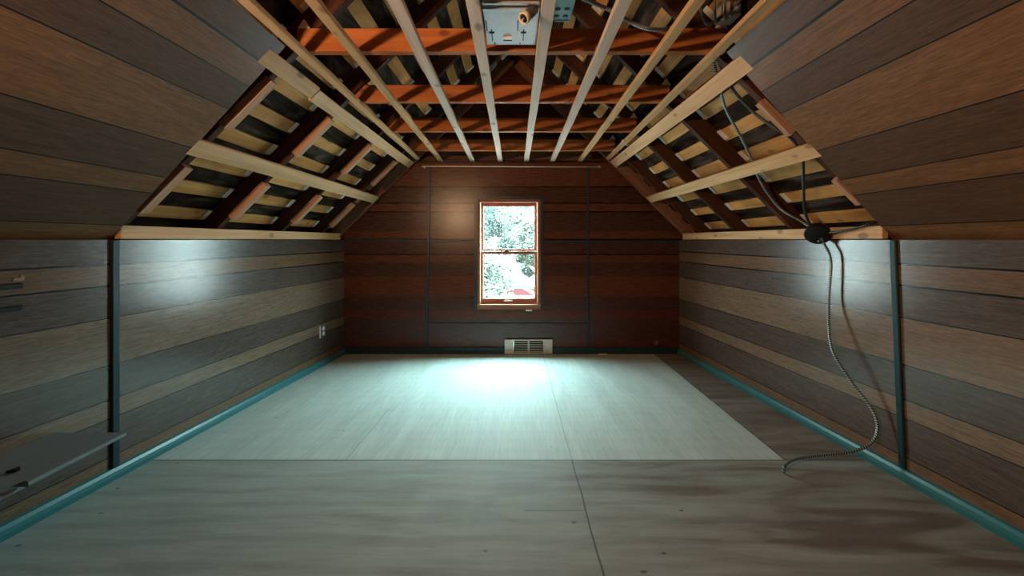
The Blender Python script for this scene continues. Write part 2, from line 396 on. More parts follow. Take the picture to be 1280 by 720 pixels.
# floor: thin slab following the slight fall towards the window wall
bm = bmesh.new()
hexa(bm, [W(XL-30, YB, floor_z(YB)-12), W(XR+30, YB, floor_z(YB)-12), W(XR+30, D+12, floor_z(D+12)-12), W(XL-30, D+12, floor_z(D+12)-12),
          W(XL-30, YB, floor_z(YB)), W(XR+30, YB, floor_z(YB)), W(XR+30, D+12, floor_z(D+12)), W(XL-30, D+12, floor_z(D+12))])
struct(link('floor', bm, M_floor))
# knee walls: V runs from the top edge (0) to the floor (1)
def knee(name, x, xo):
    bm = bmesh.new(); uvl = bm.loops.layers.uv.new('UVMap'); n = 60
    for i in range(n):
        ya = YB+(D+12-YB)*i/n; yb = YB+(D+12-YB)*(i+1)/n
        uvquad(bm, uvl, [W(x, ya, floor_z(ya)), W(x, yb, floor_z(yb)), W(x, yb, 0), W(x, ya, 0)], [(0, 1), (0, 1), (0, 0), (0, 0)])
    uvquad(bm, uvl, [W(x, YB, 0), W(x, D+12, 0), W(xo, D+12, 0), W(xo, YB, 0)], [(0, .01)]*4)
    uvquad(bm, uvl, [W(xo, YB, 0), W(xo, D+12, 0), W(xo, D+12, -160), W(xo, YB, -160)], [(0, .05)]*4)
    for y in (YB, D+12):
        uvquad(bm, uvl, [W(x, y, 0), W(xo, y, 0), W(xo, y, floor_z(y)), W(x, y, floor_z(y))], [(0, .05)]*4)
    bmesh.ops.remove_doubles(bm, verts=bm.verts, dist=1e-5)
    return struct(link(name, bm, M_side))
knee('wall_left', XL, XL-36); knee('wall_right', XR, XR+36)
# sloped panelling beside the camera
def slope(name, s, Q, tb, tt):
    bm = bmesh.new(); uvl = bm.loops.layers.uv.new('UVMap')
    z0, z1 = -1.5, 100.0; th = 1.6
    def X(z, o=0): return s*(Q-z+o)
    a = [W(X(z0), YB, z0), W(X(z0), tb*D, z0), W(X(z1), tt*D, z1), W(X(z1), YB, z1)]
    b = [W(X(z0, th), YB, z0), W(X(z0, th), tb*D, z0), W(X(z1, th), tt*D, z1), W(X(z1, th), YB, z1)]
    v0, v1 = max(z0, 0)/110, z1/110; uv = [(0, v0), (0, v0), (0, v1), (0, v1)]
    uvquad(bm, uvl, a, uv); uvquad(bm, uvl, b, uv)
    for i in range(4):
        j = (i+1) % 4; uvquad(bm, uvl, [a[i], a[j], b[j], b[i]], [uv[i], uv[j], uv[j], uv[i]])
    bmesh.ops.remove_doubles(bm, verts=bm.verts, dist=1e-5)
    return struct(link(name, bm, M_slope))
slope('wall_slope_left', -1, QL, .4315, .4130); slope('wall_slope_right', 1, QR, .4505, .4265)
# roof deck over everything
bm = bmesh.new()
for s, Q in ((-1, QL), (1, QR)):
    q = Q+23.5; zr = 240.0 if s < 0 else 235.0
    c = [(s*(q+3), -3), (s*(q-238), 238), (s*(q-238), 242), (s*(q+10), -3)]
    c = [(s*(q+3), -3), (0 if s < 0 else 0, q), (0, q+5), (s*(q+10), -3)]
    hexa(bm, [W(c[k][0], YB-6, c[k][1]) for k in range(4)]+[W(c[k][0], D+12, c[k][1]) for k in range(4)])
struct(link('ceiling', bm, deckm))
# gable walls
WX0, WX1, WZ0, WZ1 = -47.0, 35.0, -84.0, 52.0         # rough opening
def uvz(o):
    me = o.data; uv = me.uv_layers.new(name='UVMap')
    for l in me.loops:
        co = o.matrix_basis @ me.vertices[l.vertex_index].co
        uv.data[l.index].uv = (co.x, (((co.z-ZC)/U)+150)/400)
def prism(bm, pts, y0, y1):
    a = [bm.verts.new(W(x, y0, z)) for x, z in pts]; b = [bm.verts.new(W(x, y1, z)) for x, z in pts]
    bm.faces.new(a); bm.faces.new(b[::-1])
    for i in range(len(pts)):
        j = (i+1) % len(pts); bm.faces.new((a[i], b[i], b[j], a[j]))
bm = bmesh.new(); zb = floor_z(D)-8
prism(bm, [(-245, zb), (WX0, zb), (WX0, 190), (-50, 191), (-245, -4)], D, D+10)
prism(bm, [(WX1, zb), (240, zb), (240, -4), (45, 191), (WX1, 190)], D, D+10)
prism(bm, [(WX0, zb), (WX1, zb), (WX1, WZ0), (WX0, WZ0)], D, D+10)
prism(bm, [(WX0, WZ1), (WX1, WZ1), (WX1, 190), (WX0, 190)], D, D+10)
prism(bm, [(-52, 189), (47, 189), (0, 238)], D, D+10)
w = struct(link('wall_far', bm, M_far)); uvz(w)
bm = bmesh.new(); prism(bm, [(-250, -150), (245, -150), (245, -4), (0, 240), (-250, -4)], YB-10, YB)
w = struct(link('wall_rear', bm, M_far)); uvz(w)
# baseboards: rounded teal strip
def baseboard(name, xw, s, mat):
    bm = bmesh.new(); prof = [(0, 0), (2.6, 0), (2.9, 2.5), (2.5, 4.4), (1.5, 5.8), (0, 6.3)]
    n = 24; rings = []
    for i in range(n+1):
        y = YB+(D-YB)*i/n; fz_ = floor_z(y)
        rings.append([bm.verts.new(W(xw+s*a, y, fz_+c)) for a, c in prof])
    for i in range(n):
        for k in range(len(prof)):
            j = (k+1) % len(prof); bm.faces.new((rings[i][k], rings[i][j], rings[i+1][j], rings[i+1][k]))
    bm.faces.new(rings[0]); bm.faces.new(rings[-1])
    return struct(link(name, bm, mat))
baseboard('baseboard_left', XL, 1, teal); baseboard('baseboard_right', XR, -1, teal)
struct(box('baseboard_far', XL+3, XR-3, D-2.5, D, floor_z(D)-.2, floor_z(D)+8.5, navy, bev=.5))
# trims
def trim(i, a, b, w, h, up, mat=navy): return struct(beam('trim_%d' % i, a, b, w, h, up, mat, bev=.45))
trim(1, (XL+.6, .4255*D, 0), (XL+.6, .4255*D, floor_z(.4255*D)+6), 3.9, 1.6, (1, 0, 0), plain('blue green trim paint', (.010, .032, .042), .45, 0, .25))
trim(2, (XR-.6, .4378*D-1.7, 0), (XR-.6, .427*D-1.7, floor_z(.427*D)+6), 3.4, 1.6, (1, 0, 0), plain('blue green moulding paint', (.010, .038, .050), .45, 0, .25))
trim(3, (-106, D-.6, 93), (-109.5, D-.6, floor_z(D)+8), 3.0, 1.4, (0, 1, 0))
trim(4, (92, D-.6, 91), (92, D-.6, floor_z(D)+8), 2.6, 1.4, (0, 1, 0))
trim(5, (XL+1, D-.6, 1), (WX0-2, D-.6, -1.8), 2.6, 1.3, (0, 1, 0))
trim(6, (WX1+1, D-.6, -1.5), (XR-1, D-.6, -1), 2.4, 1.3, (0, 1, 0))
trim(7, (-108, D-.5, -103.5), (92, D-.5, -104.5), 1.8, 1.1, (0, 1, 0))

# ------------------------------------------------------------------ window
win = struct(empty('window_1', W(-6, D, -84)))
def wb(name, x0, x1, y0, y1, z0, z1, mat, lab=None, bev=.2):
    o = box(name, x0, x1, y0, y1, z0, z1, mat, win, bev)
    if lab: o['label'] = lab
    return o
bm = bmesh.new()
for a in ((-50, -46, 54.5, -86), (32, 36, 54.5, -86)): boxu(bm, a[0], a[1], D-1.8, D, a[3], a[2])
boxu(bm, -46, 32, D-1.8, D, 50.5, 54.5)
link('casing', bm, navy, win, W(-7, D, -86))['label'] = 'dark blue casing'
bm = bmesh.new()
boxu(bm, -46, -43.6, D-2.6, D+10, -80, 50.5); boxu(bm, 29.8, 32.4, D-2.6, D+10, -80, 50.5); boxu(bm, -43.6, 29.8, D-2.6, D+10, 47, 50.5)
boxu(bm, -43.6, 29.8, D+9, D+11, -84, -80)
bevel(bm, .12*U); link('jamb', bm, redwood, win, W(-7, D, -80))
bm = bmesh.new()
for x in (-43.4, 28.6): boxu(bm, x, x+1.1, D-2.9, D+3.0, -80, 47)
link('parting_stop', bm, pine, win, W(-7, D, -80))['label'] = 'pale wood stop'
def sash(z0, z1, y, gz0, gz1):
    bm = bmesh.new()
    boxu(bm, -42.2, -39.2, y, y+2.4, z0, z1); boxu(bm, 25.2, 28.5, y, y+2.4, z0, z1)
    boxu(bm, -39.2, 25.2, y, y+2.4, z0, gz0); boxu(bm, -39.2, 25.2, y, y+2.4, gz1, z1)
    s = link('sash', bm, redwood, win, W(-7, y, z0))
    box('pane', -39.4, 25.4, y+1.0, y+1.4, gz0-.3, gz1+.3, glassm, s, 0).location = W(-7, y+1.2, gz0-.3)-W(-7, y, z0)
    return s
sash(-13.5, 47, D+5.2, -11.5, 42.5)
lo = sash(-80, -14.5, D+1.6, -73.3, -17.8)
wb('sash_lift', -13, -2.5, D+.4, D+1.7, -77.2, -75.2, white, 'white finger lift')
wb('sash_lock', -12, -7, D+.6, D+2.6, -14.5, -12.6, blackp, 'dark latch')
wb('window_stool', -46, 32.2, D-5, D+3, -83.2, -80, lumber('stool wood', (.30, .15, .09), (.45, .25, .16), knots=.2, rough=.35), 'lighter wood stool')
wb('apron', -46, 32, D-1.6, D, -86.5, -83.2, redwood)
t = tag(box('plastic_clip', 14, 22, D-2.6, D, -88.6, -86.6, white, bev=.5), 'small white plastic clip stuck under the window sill', 'clip')

# curtain rod above the window
rod = tag(empty('curtain_rod', W(-3, D-3, 91)), 'thin metal curtain rod spanning the far wall above the window', 'curtain rod')
beam('rod', (-115, D-3.5, 91.5), (108, D-3.5, 90.5), 1.1, 1.1, (0, 0, 1), plain('brass metal', (.75, .6, .4), .3, .8), rod, bev=.3)
for x in (-112, 105): box('bracket', x-1, x+1, D-4.2, D, 89.8, 92.2, steelw, rod)

# ------------------------------------------------------------------ roof framing
RL = [.275, .440, .582, .742, .897]; RR = [.275, .4525, .606, .762, .910]
wherey = ['above the sloped panelling nearest the camera', 'at the edge of the sloped panelling', 'just beyond the sloped panelling', 'midway to the window wall', 'last before the window wall']
for s, Q, Rs, side in ((-1, QL, RL, 'left'), (1, QR, RR, 'right')):
    for i, t in enumerate(Rs+[.988]):
        q = Q+3+8.6 if i < 5 else Q+8.7
        a = (s*(q+1), t*D, 1); b = (s*4, t*D, q-4)
        lab = ('reddish rafter lying against the window wall on the %s slope' if i == 5 else 'dark reddish rafter on the %s slope, ' + wherey[min(i, 4)]) % side
        m = maroon if i < 5 else lumber('gable rafter', (.16, .06, .035), (.30, .13, .075), knots=.4, rand=.1)
        r = tag(beam('rafter', a, b, 4.4 if i < 5 else 6, 12.0, (-s, 0, -1), m), lab, 'rafter', 'rafters of the %s roof slope' % side)
        if (s < 0 and 1 <= i <= 4) or (s > 0 and i == 1):
            # newer nailing cleat under the old rafter
            o = None
            for z0, z1 in (((16, 41), (62, 88)) if s < 0 else ((21, 35), (60, 78))):
                o = beam('nailing_cleat', (s*(Q+3.4-z0), t*D+(.1 if s < 0 else -.6), z0), (s*(Q+3.4-z1), t*D+(.1 if s < 0 else -.6), z1), 5.2 if s < 0 else 3.4, 4.6, (-s, 0, -1), lumber('cleat wood', (.42, .22, .14), (.62, .38, .26), knots=.3, rand=.1), r)
                o['label'] = 'pale pink nailing cleat'
ridge = tag(beam('ridge_board', (0, YB, 232), (0, D-1, 232), 3, 14, (0, 0, 1), maroon), 'dark ridge board along the peak of the roof', 'beam')
# slats
slat_protos = {}
for s, Q, Rs, z00, side in ((-1, QL, RL, 18.0, 'left'), (1, QR, RR, 15.8, 'right')):
    for k in range(14):
        z = z00+15.6*k; q = Q+21.8
        t = tag(beam('roof_slat', (s*(q-z), YB+4, z), (s*(q-z), D-1, z), 9.6+random.uniform(-.7, .7), 1.7, (-s, 0, -1), slatm, wob=.5),
                'pale roof slat on the %s slope, %s up from the knee wall' % (side, ORD[k]), 'slat', 'roof slats of the %s slope' % side)
        for rt in Rs[1:]:
            y = rt*D-4.9
            qq = q-1.7
            beam('sliver', (s*(qq-z+3.1), y, z-3.1), (s*(qq-z-3.1), y, z+3.1), random.uniform(3.6, 5.0), .9, (-s, 0, -1), chip, t, bev=.1)['label'] = 'whitish shim'  # pale sliver across the slat, just in front of each rafter
# strips fixed under the rafters
def slopestrip(s, Q, zc, w, y0, y1, label, name='nailing_strip', mat=pine2, dz=0, group='nailing strips along the sloped sides'):
    q = Q+1.5
    return tag(beam(name, (s*(q-zc), y0, zc), (s*(q-zc-dz), y1, zc+dz), w, 2.2, (-s, 0, -1), mat, wob=.25), label, 'wood strip', group)
slopestrip(-1, QL, 93.2, 9.2, .400*D, .505*D, 'short pine strip at the top of the left slope, meeting the panelling')
slopestrip(-1, QL, 92.2, 9.2, .507*D, .979*D, 'long knotty pine strip at the top of the left slope, reaching the window wall')
slopestrip(1, QR, 93.0, 10.2, .415*D, .979*D, 'pine strip at the top of the right slope, beside the hanging conduits')
slopestrip(-1, QL, 49.6, 10.6, .420*D, .979*D, 'pine strip halfway up the left slope', dz=0)
slopestrip(1, QR, 49.6, 9.6, .435*D, .979*D, 'pine strip halfway up the right slope, above the round black box')
for s, Q, xw, side, x2 in ((-1, QL, XL, 'left', 'with a darker mark'), (1, QR, XR, 'right', 'carrying the round black box')):
    o = tag(beam('top_plate', (s*(abs(xw)+1.5), (.4325 if s < 0 else .4475)*D, 4.3), (s*(abs(xw)+1.5), .979*D, 4.3), 7.4, 3.4, (-s, 0, 0), pine2, wob=.2),
            'pine plate running along the top of the %s knee wall' % side, 'wood plate', 'plates on top of the knee walls')
# ceiling joists
JT = [.428, .584, .743, .902]
jl = ['nearest the camera, behind the steel housing', 'second from the camera', 'third from the camera', 'fourth, close to the window wall']
for i, t in enumerate(JT):
    o = tag(beam('ceiling_joist', (-116.5, t*D+2.1, 107.2), (113.5, t*D+2.1, 107.2), 4.2, 12.4, (0, 0, 1), orange),
            'orange brown ceiling joist crossing the room, ' + jl[i], 'joist', 'ceiling joists')
    for x, d in ((-113.5, 1), (110.5, -1)):
        bm = bmesh.new(); prism(bm, [(x-3, 113.4), (x+4, 113.4), (x+.5, 118.5)], t*D+.5, t*D+2.5)
        g = link('gusset', bm, chip, None, W(x, t*D+1.5, 113.4)); g['label'] = 'pale triangular gusset'
        g.parent = o; g.matrix_basis = o.matrix_basis.inverted() @ g.matrix_basis
tag(beam('ledger_board', (-101, D-1.6, 106), (96, D-1.6, 106), 3.0, 12, (0, 0, 1), lumber('ledger', (.13, .05, .03), (.24, .10, .055), knots=.4)),
    'red brown ledger board across the top of the window wall', 'ledger')
# lengthwise furring strips under the joists
FS = [(-111, -118, pine), (-83.5, -92, pine), (-49.5, -52, pale), (-17.3, -17.5, pale), (14.2, 15, pale), (45.5, 47.5, pale), (76, 82, pine), (105.5, 114.5, pine)]
fl = ['leftmost, along the edge of the left slope', 'second from the left', 'third from the left', 'painted bounce-lit, running along the left of the steel housing', 'painted bounce-lit, running along the right of the steel housing', 'painted bounce-lit, third from the right', 'second from the right', 'rightmost, along the edge of the right slope']
for (xn, xf, m), l in zip(FS, fl):
    sl = (xf-xn)/(.98-.333); x0 = xn-sl*(.333-.02)
    tag(beam('furring_strip', (x0, .02*D, 99.4), (xf, (.974 if abs(xf) > 100 else .998)*D, 99.4), 5.8 if m is pale else 5.2, 2.8, (0, 0, 1), m, wob=.45),
        'ceiling furring strip ' + l, 'wood strip', 'furring strips under the ceiling joists')

def at(px, py, t): return ((px-643)*t, t*D, (300-py)*t)
# ------------------------------------------------------------------ steel housing in the ceiling
H = tag(empty('steel_housing', W(0, 150, 102)), 'grey sheet steel housing recessed between the two middle ceiling strips', 'housing')
box('pan', -13.6, 10.8, .340*D, .4125*D, 101.0, 101.7, steel, H, .1)
bm = bmesh.new()
boxu(bm, -13.9, -13.3, .34*D, .4125*D, 101, 112); boxu(bm, 10.4, 11.0, .34*D, .4125*D, 101, 112)
boxu(bm, -13.9, 11.0, .4115*D, .4135*D, 101, 112); boxu(bm, -13.4, 10.4, .338*D, .340*D, 99.9, 112)
link('side_flange', bm, steel, H, W(0, 150, 101))
box('bottom_lip', -13.9, 11.0, .346*D, .3495*D, 99.9, 101.0, steel, H, .2)
def onpan(px, py, z=100.9):
    t = z/(300-py); return ((px-643)*t, t*D)
def slot(px, y0, y1, w, cross=None):
    bm = bmesh.new()
    (xa, ya), (xb, yb) = onpan(px, y0), onpan(px, y1); y_0, y_1 = min(ya, yb), max(ya, yb)
    if cross is None: boxu(bm, xa-w/2, xa+w/2, y_0, y_1, 100.7, 101.1)
    else:
        c0, c1 = onpan(px, cross[0])[1], onpan(px, cross[1])[1]; c = 1.3; h = w/2
        pts = [(-h, y_0), (h, y_0), (h, c0), (c, c0), (c, c1), (h, c1), (h, y_1), (-h, y_1), (-h, c1), (-c, c1), (-c, c0), (-h, c0)]
        lo = [bm.verts.new(W(xa+x, y, 100.7)) for x, y in pts]; hi = [bm.verts.new(W(xa+x, y, 101.1)) for x, y in pts]
        bm.faces.new(lo); bm.faces.new(hi[::-1])
        for i in range(12): bm.faces.new((lo[i], hi[i], hi[(i+1) % 12], lo[(i+1) % 12]))
    link('knockout_slot', bm, slotm, H, W(xa, ya, 100.7))
for px in (607.4, 647.4): slot(px, 26, 38, .42)
for px in (614.3, 654.5): slot(px, 37, 51, .42, (39.8, 41.4))
for px, py in ((604, 20), (618.5, 54), (650, 54), (595.5, 24), (595, 47)):
    x, y = onpan(px, py); lathe('screw', [(.35, 0), (.35, .3)], (x, y, 100.65), (0, 0, 1), slotm, H, 8)
x0, y0 = onpan(629, 45.5); x1, _ = onpan(640, 45.5); _, y1 = onpan(630, 50.5)
box('latch_tab', x0, x1, y0, y0+(y1-y0)*.4, 100.0, 101, white, H, .1)['label'] = 'white latch tab'
box('latch_slot', x0, x1, y0+(y1-y0)*.45, y1, 100.6, 101.1, slotm, H, .0)['label'] = 'dark latch opening'
e = empty('x', (0, 0, 0)); bpy.data.objects.remove(e)
ea, eb, ec = at(668, 10, .350), at(663, 16, .343), at(655.5, 22.5, .338)
el = tube('conduit_elbow', [ea, eb, ec], 2.2, duct, H, 8, 16)
el['label'] = 'dark grey elbow fitting'
ed = (Vector(ec)-Vector(eb)).normalized(); c = ec
lathe('insulating_bushing', [(2.3, -1.4), (2.5, -1.2), (2.5, .8), (2.1, 1.2), (1.7, .3), (1.5, -.4)], ec, ed, cream, H, 20)['label'] = 'cream bushing on the elbow'
lathe('wire_hole', [(1.6, .2), (1.6, .6)], ec, ed, slotm, H, 16)
for k in range(3):
    tube('wire_stub', [tuple(Vector(ec)+ed*.3), tuple(Vector(ec)+ed*1.8+Vector((0, k*.5, k*.6))), tuple(Vector(ec)+ed*2.2+Vector((.5, k*.8-.6, k-1.0)))], .28, blackp if k else white, H, 4, 6)
nb = tag(beam('nailer_block', (-14.0, .335*D-2.6, 102.2), (10.8, .335*D-2.6, 102.2), 5, 3.2, (0, 0, 1), lumber('nailer', (.40, .27, .2), (.55, .40, .3))), 'weathered wood nailer across the near end of the steel housing', 'wood block')

# teal junction box next to it
J = tag(empty('junction_box', W(22, 160, 108)), 'blue green metal junction box right of the steel housing', 'junction box')
box('body', 17.5, 27.5, .345*D, .392*D, 107.5, 118, tealbox, J, .3)
for dy, dx in ((.372, 20.3), (.384, 20.3), (.372, 24.5), (.384, 24.5)):
    lathe('knockout', [(1.25, 0), (1.25, .25), (1.0, .25), (1.0, .1)], (dx, dy*D, 107.35), (0, 0, 1), plain('dark knockout', (.05, .10, .11), .5), J, 14)
box('cover_lip', 19.5, 26.5, .3912*D, .3925*D, 107.0, 108, steel, J, .1)

# conduits -------------------------------------------------------------
cg = 'armoured conduits of the attic wiring'
tag(tube('conduit', [at(719, -8, .378), at(728, -2, .382), at(745, 5, .388), at(765, 14, .392), at(782, 24, .398), at(800, 33, .402), at(818, 37, .402), at(838, 35.5, .402), at(852, 24, .40), at(868, 8, .40)], .95, armor_light, sub=14),
    'armoured conduit sagging above the ceiling strips to the right of the steel housing', 'conduit')
def onq(px, py, q): t = q/((px-643)+(300-py)); return at(px, py, t)
q1 = QR+6.5
A = [onq(887, 58, QR+12), onq(893, 80, QR+8)]+[onq(x, y, q) for x, y, q in ((898.6, 104, QR+5), (907.8, 137.6, QR+5), (924.6, 168, QR+5), (938, 196, QR+5), (947.8, 221, QR+3.5), (957.8, 239, QR+1), (975.6, 261, QR-1), (1000, 275.6, QR-3), (1014, 285, QR-4))]
tag(tube('conduit', A, .8, armor, sub=14), 'bright armoured conduit hanging down the right slope, left one of the two', 'conduit', 'conduits reaching the round black box')
B = [onq(893, 60, QR+12), onq(900, 80, QR+9)]+[onq(x, y, q) for x, y, q in ((908, 98, QR+5), (921.6, 119, QR+5), (946, 144, QR+5), (967.6, 159, QR+5), (982, 167, QR+5), (996, 181, QR+5), (1002.5, 195, QR+5), (1004, 206, QR+4.5), (1004.5, 237, QR), (1006, 264, QR-2), (1013, 282, QR-4))]
tag(tube('conduit', B, .85, armor_dark, sub=14), 'black armoured conduit curving along the panelling edge and behind the middle strip', 'conduit', 'conduits reaching the round black box')
Cc = [at(1033, 291.5, .515), at(1045, 290, .503), at(1068, 285.6, .478), at(1082, 281.5, .464), at(1089, 279.5, .461), at(1102, 276, .458)]
tag(tube('conduit', Cc, .75, armor_dark, sub=14), 'short dark conduit leaving the round black box towards the right panelling', 'conduit', 'conduits reaching the round black box')
E = [at(1026, 297, .520), at(1029.6, 304, .522), at(1036, 315.5, .514), at(1038.7, 328, .511), at(1038.6, 340, .511), at(1035.7, 384, .512), at(1039.7, 435, .497), at(1062.5, 475, .473), at(1088, 509, .452), at(1096.7, 535, .444), at(1088, 555, .444), at(1065, 564.5, .449), at(1040, 568, .453), at(1017, 570.5, .4535), at(998, 573, .451), at(985.6, 578, .444), (147.2, .4365*D, floor_z(.4365*D)+3), (146.5, .4355*D, floor_z(.43*D)+.3)]
tag(tube('conduit', E, .75, armor, sub=16), 'long armoured conduit dropping from the round black box along the right wall to the floor', 'conduit', None)
RB = tag(empty('round_electrical_box', W(200, .53*D, 4)), 'round black electrical box on the plate above the right knee wall', 'electrical box')
bx = at(1022, 292, .525)
lathe('body', [(5.4, -3.6), (6.2, -3.3), (6.6, 0), (6.6, 1.2)], bx, (-.62, -.55, -.55), blackp, RB, 28)
lathe('cover', [(6.9, 0), (7.1, .4), (6.9, 1.0), (6.2, 1.4), (0.5, 1.7)], (bx[0]-.6, bx[1]-.6, bx[2]-.6), (-.62, -.55, -.55), blackp, RB, 28)
for dx, dy, dz in ((-.4, 0, 3.2), (1.5, .5, -3.6)):
    lathe('cover_screw', [(.5, 0), (.45, .5)], (bx[0]-1.9+dx, bx[1]-1.7+dy, bx[2]-1.6+dz*.9), (-.62, -.55, -.55), steelw, RB, 10)
lathe('cable_clamp', [(1.3, 0), (1.4, 1.5), (1.0, 2.2)], (at(1024, 300, .525)), (.15, 0, -1), blackp, RB, 12)
# wiring tangle above the right strip
G = tag(empty('wiring_tangle', W(105, 180, 108)), 'metal box with tangled black wires above the rightmost ceiling strip', 'wiring')
box('metal_box', 104, 113, .398*D, .418*D, 112, 119, steelw, G, .4)
for k in (0, 3, 5):
    r0 = random.uniform(-2, 2)
    tube('wire', [at(872+k*7, -10+r0, .385), at(876+k*6, 12+k*2, .392), at(884+k*4, 30-k, .40), at(900+k*3, 22-k*2, .402), at(918+k*3, 8-k*3, .398), at(934, -12, .39)], .55 if k % 2 else .8, duct, G, 8, 8)
for k in range(3):
    x = at(903+k*9, 27-k*6, .40)
    lathe('connector', [(1.3, 0), (1.5, .8), (1.5, 2.2), (1.0, 2.8)], x, (.4-.3*k, -.5, .6), steel, G, 12)

# ------------------------------------------------------------------ things on the walls and floor
def wallL(px, py, off=0):
    t = (abs(XL)-off)/(643-px); return (XL+off, t*D, (300-py)*t)
S = tag(empty('wall_shelf', W(XL, 150, -89)), 'grey painted shelf fixed low on the left wall', 'shelf')
bm = bmesh.new()
hexa(bm, [W(XL, 20, -90.6), W(-176, 20, -90.6), W(-179.5, .3705*D, -90.6), W(XL, .3705*D, -90.6),
          W(XL, 20, -89), W(-176, 20, -89), W(-179.5, .3705*D, -89), W(XL, .3705*D, -89)]); bevel(bm, .25*U)
link('shelf_board', bm, greysh, S, W(-196, 90, -90.6))
def wedge(pts, name='bracket_tip', par=S, lab='black bracket end'):
    bm = bmesh.new(); a = [bm.verts.new(W(*p)) for p in pts]; b = [bm.verts.new(W(p[0], p[1], p[2]+.9)) for p in pts]
    bm.faces.new(a); bm.faces.new(b[::-1])
    for i in range(len(pts)):
        j = (i+1) % len(pts); bm.faces.new((a[i], b[i], b[j], a[j]))
    o = link(name, bm, blackp, par, W(*pts[0])); o['label'] = lab
def onz(px, py, z): t = -z/(py-300); return ((px-643)*t, t*D, z)
wedge([onz(7, 592, -89.05), onz(18, 588, -89.05), onz(24, 585.5, -89.05), onz(25.5, 588, -89.05), onz(20, 590.5, -89.05)])
bm = bmesh.new()
wp = [(-176.4, t*D, (300-y)*t) for x, y in ((19, 608.6), (35, 601.5), (36, 607.5), (33, 609)) for t in (176.4/(643-x),)]
a = [bm.verts.new(W(*p)) for p in wp]; b = [bm.verts.new(W(p[0]-1.6, p[1], p[2])) for p in wp]
bm.faces.new(a); bm.faces.new(b[::-1])
for i in range(4): bm.faces.new((a[i], b[i], b[(i+1) % 4], a[(i+1) % 4]))
link('bracket_tip', bm, blackp, S, W(*wp[0]))['label'] = 'black bracket end'
for i, (z, h, y1, lab) in enumerate(((-19.9, 2.3, 351, 'upper black metal cleat on the left wall near the picture edge'), (-29.4, 1.9, 383, 'lower black metal cleat on the left wall near the picture edge'))):
    t1 = .3445
    o = tag(beam('shelf_cleat', (XL+.9, 60, z), (XL+.9, t1*D, z+.4), 1.8, h, (0, 0, 1), blackp, bev=.3), lab, 'cleat', 'black cleats on the left wall')
bm = bmesh.new(); prism_pts = [wallL(15, 352), wallL(30, 350.5), wallL(30, 345), wallL(26, 343.5), wallL(24, 347), wallL(17, 347.5)]
a = [bm.verts.new(W(p[0]+.35, p[1], p[2])) for p in prism_pts]; b = [bm.verts.new(W(p[0]-.2, p[1], p[2])) for p in prism_pts]
bm.faces.new(a); bm.faces.new(b[::-1])
for i in range(6): bm.faces.new((a[i], b[i], b[(i+1) % 6], a[(i+1) % 6]))
tag(link('torn_veneer', bm, lumber('raw veneer', (.28, .18, .12), (.4, .28, .2)), None, W(*prism_pts[0])), 'small torn patch of pale veneer above the upper black cleat', 'veneer patch')
# outlet on the left wall
O = tag(empty('wall_outlet', W(XL, .888*D, -101)), 'dark duplex outlet with white sockets on the left wall near the corner', 'outlet')
box('plate', XL, XL+.9, .876*D, .899*D, -107.5, -94.5, plain('dark plate', (.05, .06, .06), .3), O, .3)
box('plate_edge', XL, XL+1.1, .8735*D, .8765*D, -107.5, -94.5, white, O, .2)['label'] = 'white near edge'
for z in (-98.2, -103.8): lathe('socket', [(2.3, 0), (2.3, .8), (1.9, 1.1)], (XL+.6, .888*D, z), (1, 0, 0), white, O, 18)['label'] = 'white socket'
# heat register under the window
R = tag(empty('air_register', W(17, D-3, -141)), 'metal air register with louvres at the foot of the far wall under the window', 'air register')
zr0, zr1 = -141, -123.5; yr = D-4.2
bm = bmesh.new()
boxu(bm, -12, 0, yr, yr+1.6, zr0, zr1); boxu(bm, 35.5, 47, yr, yr+1.6, zr0, zr1)
boxu(bm, 0, 35.5, yr, yr+1.6, zr1-1.3, zr1); boxu(bm, 0, 35.5, yr, yr+1.6, zr0, zr0+1.5); boxu(bm, 16.5, 18.7, yr, yr+1.6, zr0+1.5, zr1-1.3)
link('face_plate', bm, steelw, R, W(17, yr, zr0))
box('duct_opening', -2, 37.5, yr+1.6, D, zr0+1, zr1-.6, slotm, R, 0)['label'] = 'dark duct opening'
for cx0, cx1 in ((1, 16.5), (18.7, 34.5)):
    for k in range(5):
        z = zr0+2.8+2.75*k
        beam('louvre', (cx0, yr+.8, z), (cx1, yr+.8, z), .35, 1.5, (0, -.6, .8), steelw, R, bev=.05)
box('damper_lever', -1.6, -.2, yr-1.2, yr, zr0+1, zr1-1.5, plain('bright metal', (.8, .8, .8), .25, .6), R, .2)['label'] = 'shiny damper lever'
# debris
bm = bmesh.new(); zf = floor_z(D-6)
boxu(bm, 103.5, 114.5, D-7.2, D-4.6, zf-.1, zf+1.4); bevel(bm, .35*U)
tag(link('wood_offcut', bm, pale, None, W(109, D-6, zf)), 'small pale offcut lying at the foot of the far wall, right of the register', 'offcut')
o = tag(lathe('round_wall_grommet', [(3.0, 0), (3.2, .5), (2.6, .8), (1.6, .5), (1.4, .1)], (177, D-.1, -128), (0, -1, 0), plain('grey brown plastic', (.13, .10, .09), .4), None, 20), 'small round grommet low on the far wall near the right corner', 'grommet')
# clamp lamp behind and left of the viewpoint: gives the warm light
LP = tag(empty('clamp_lamp', W(-146, -12, 61)), 'bare bulb clamp lamp fixed to the left slope beside the viewpoint', 'lamp')
lathe('clamp_jaw', [(1.2, -19), (2.4, -18), (2.4, -12)], (-147, -20, 60), (.62, .62, .48), steel, LP, 16)
lathe('lamp_socket', [(1.6, -12), (2.2, -11), (2.2, -7)], (-147, -20, 60), (.62, .62, .48), blackp, LP, 16)

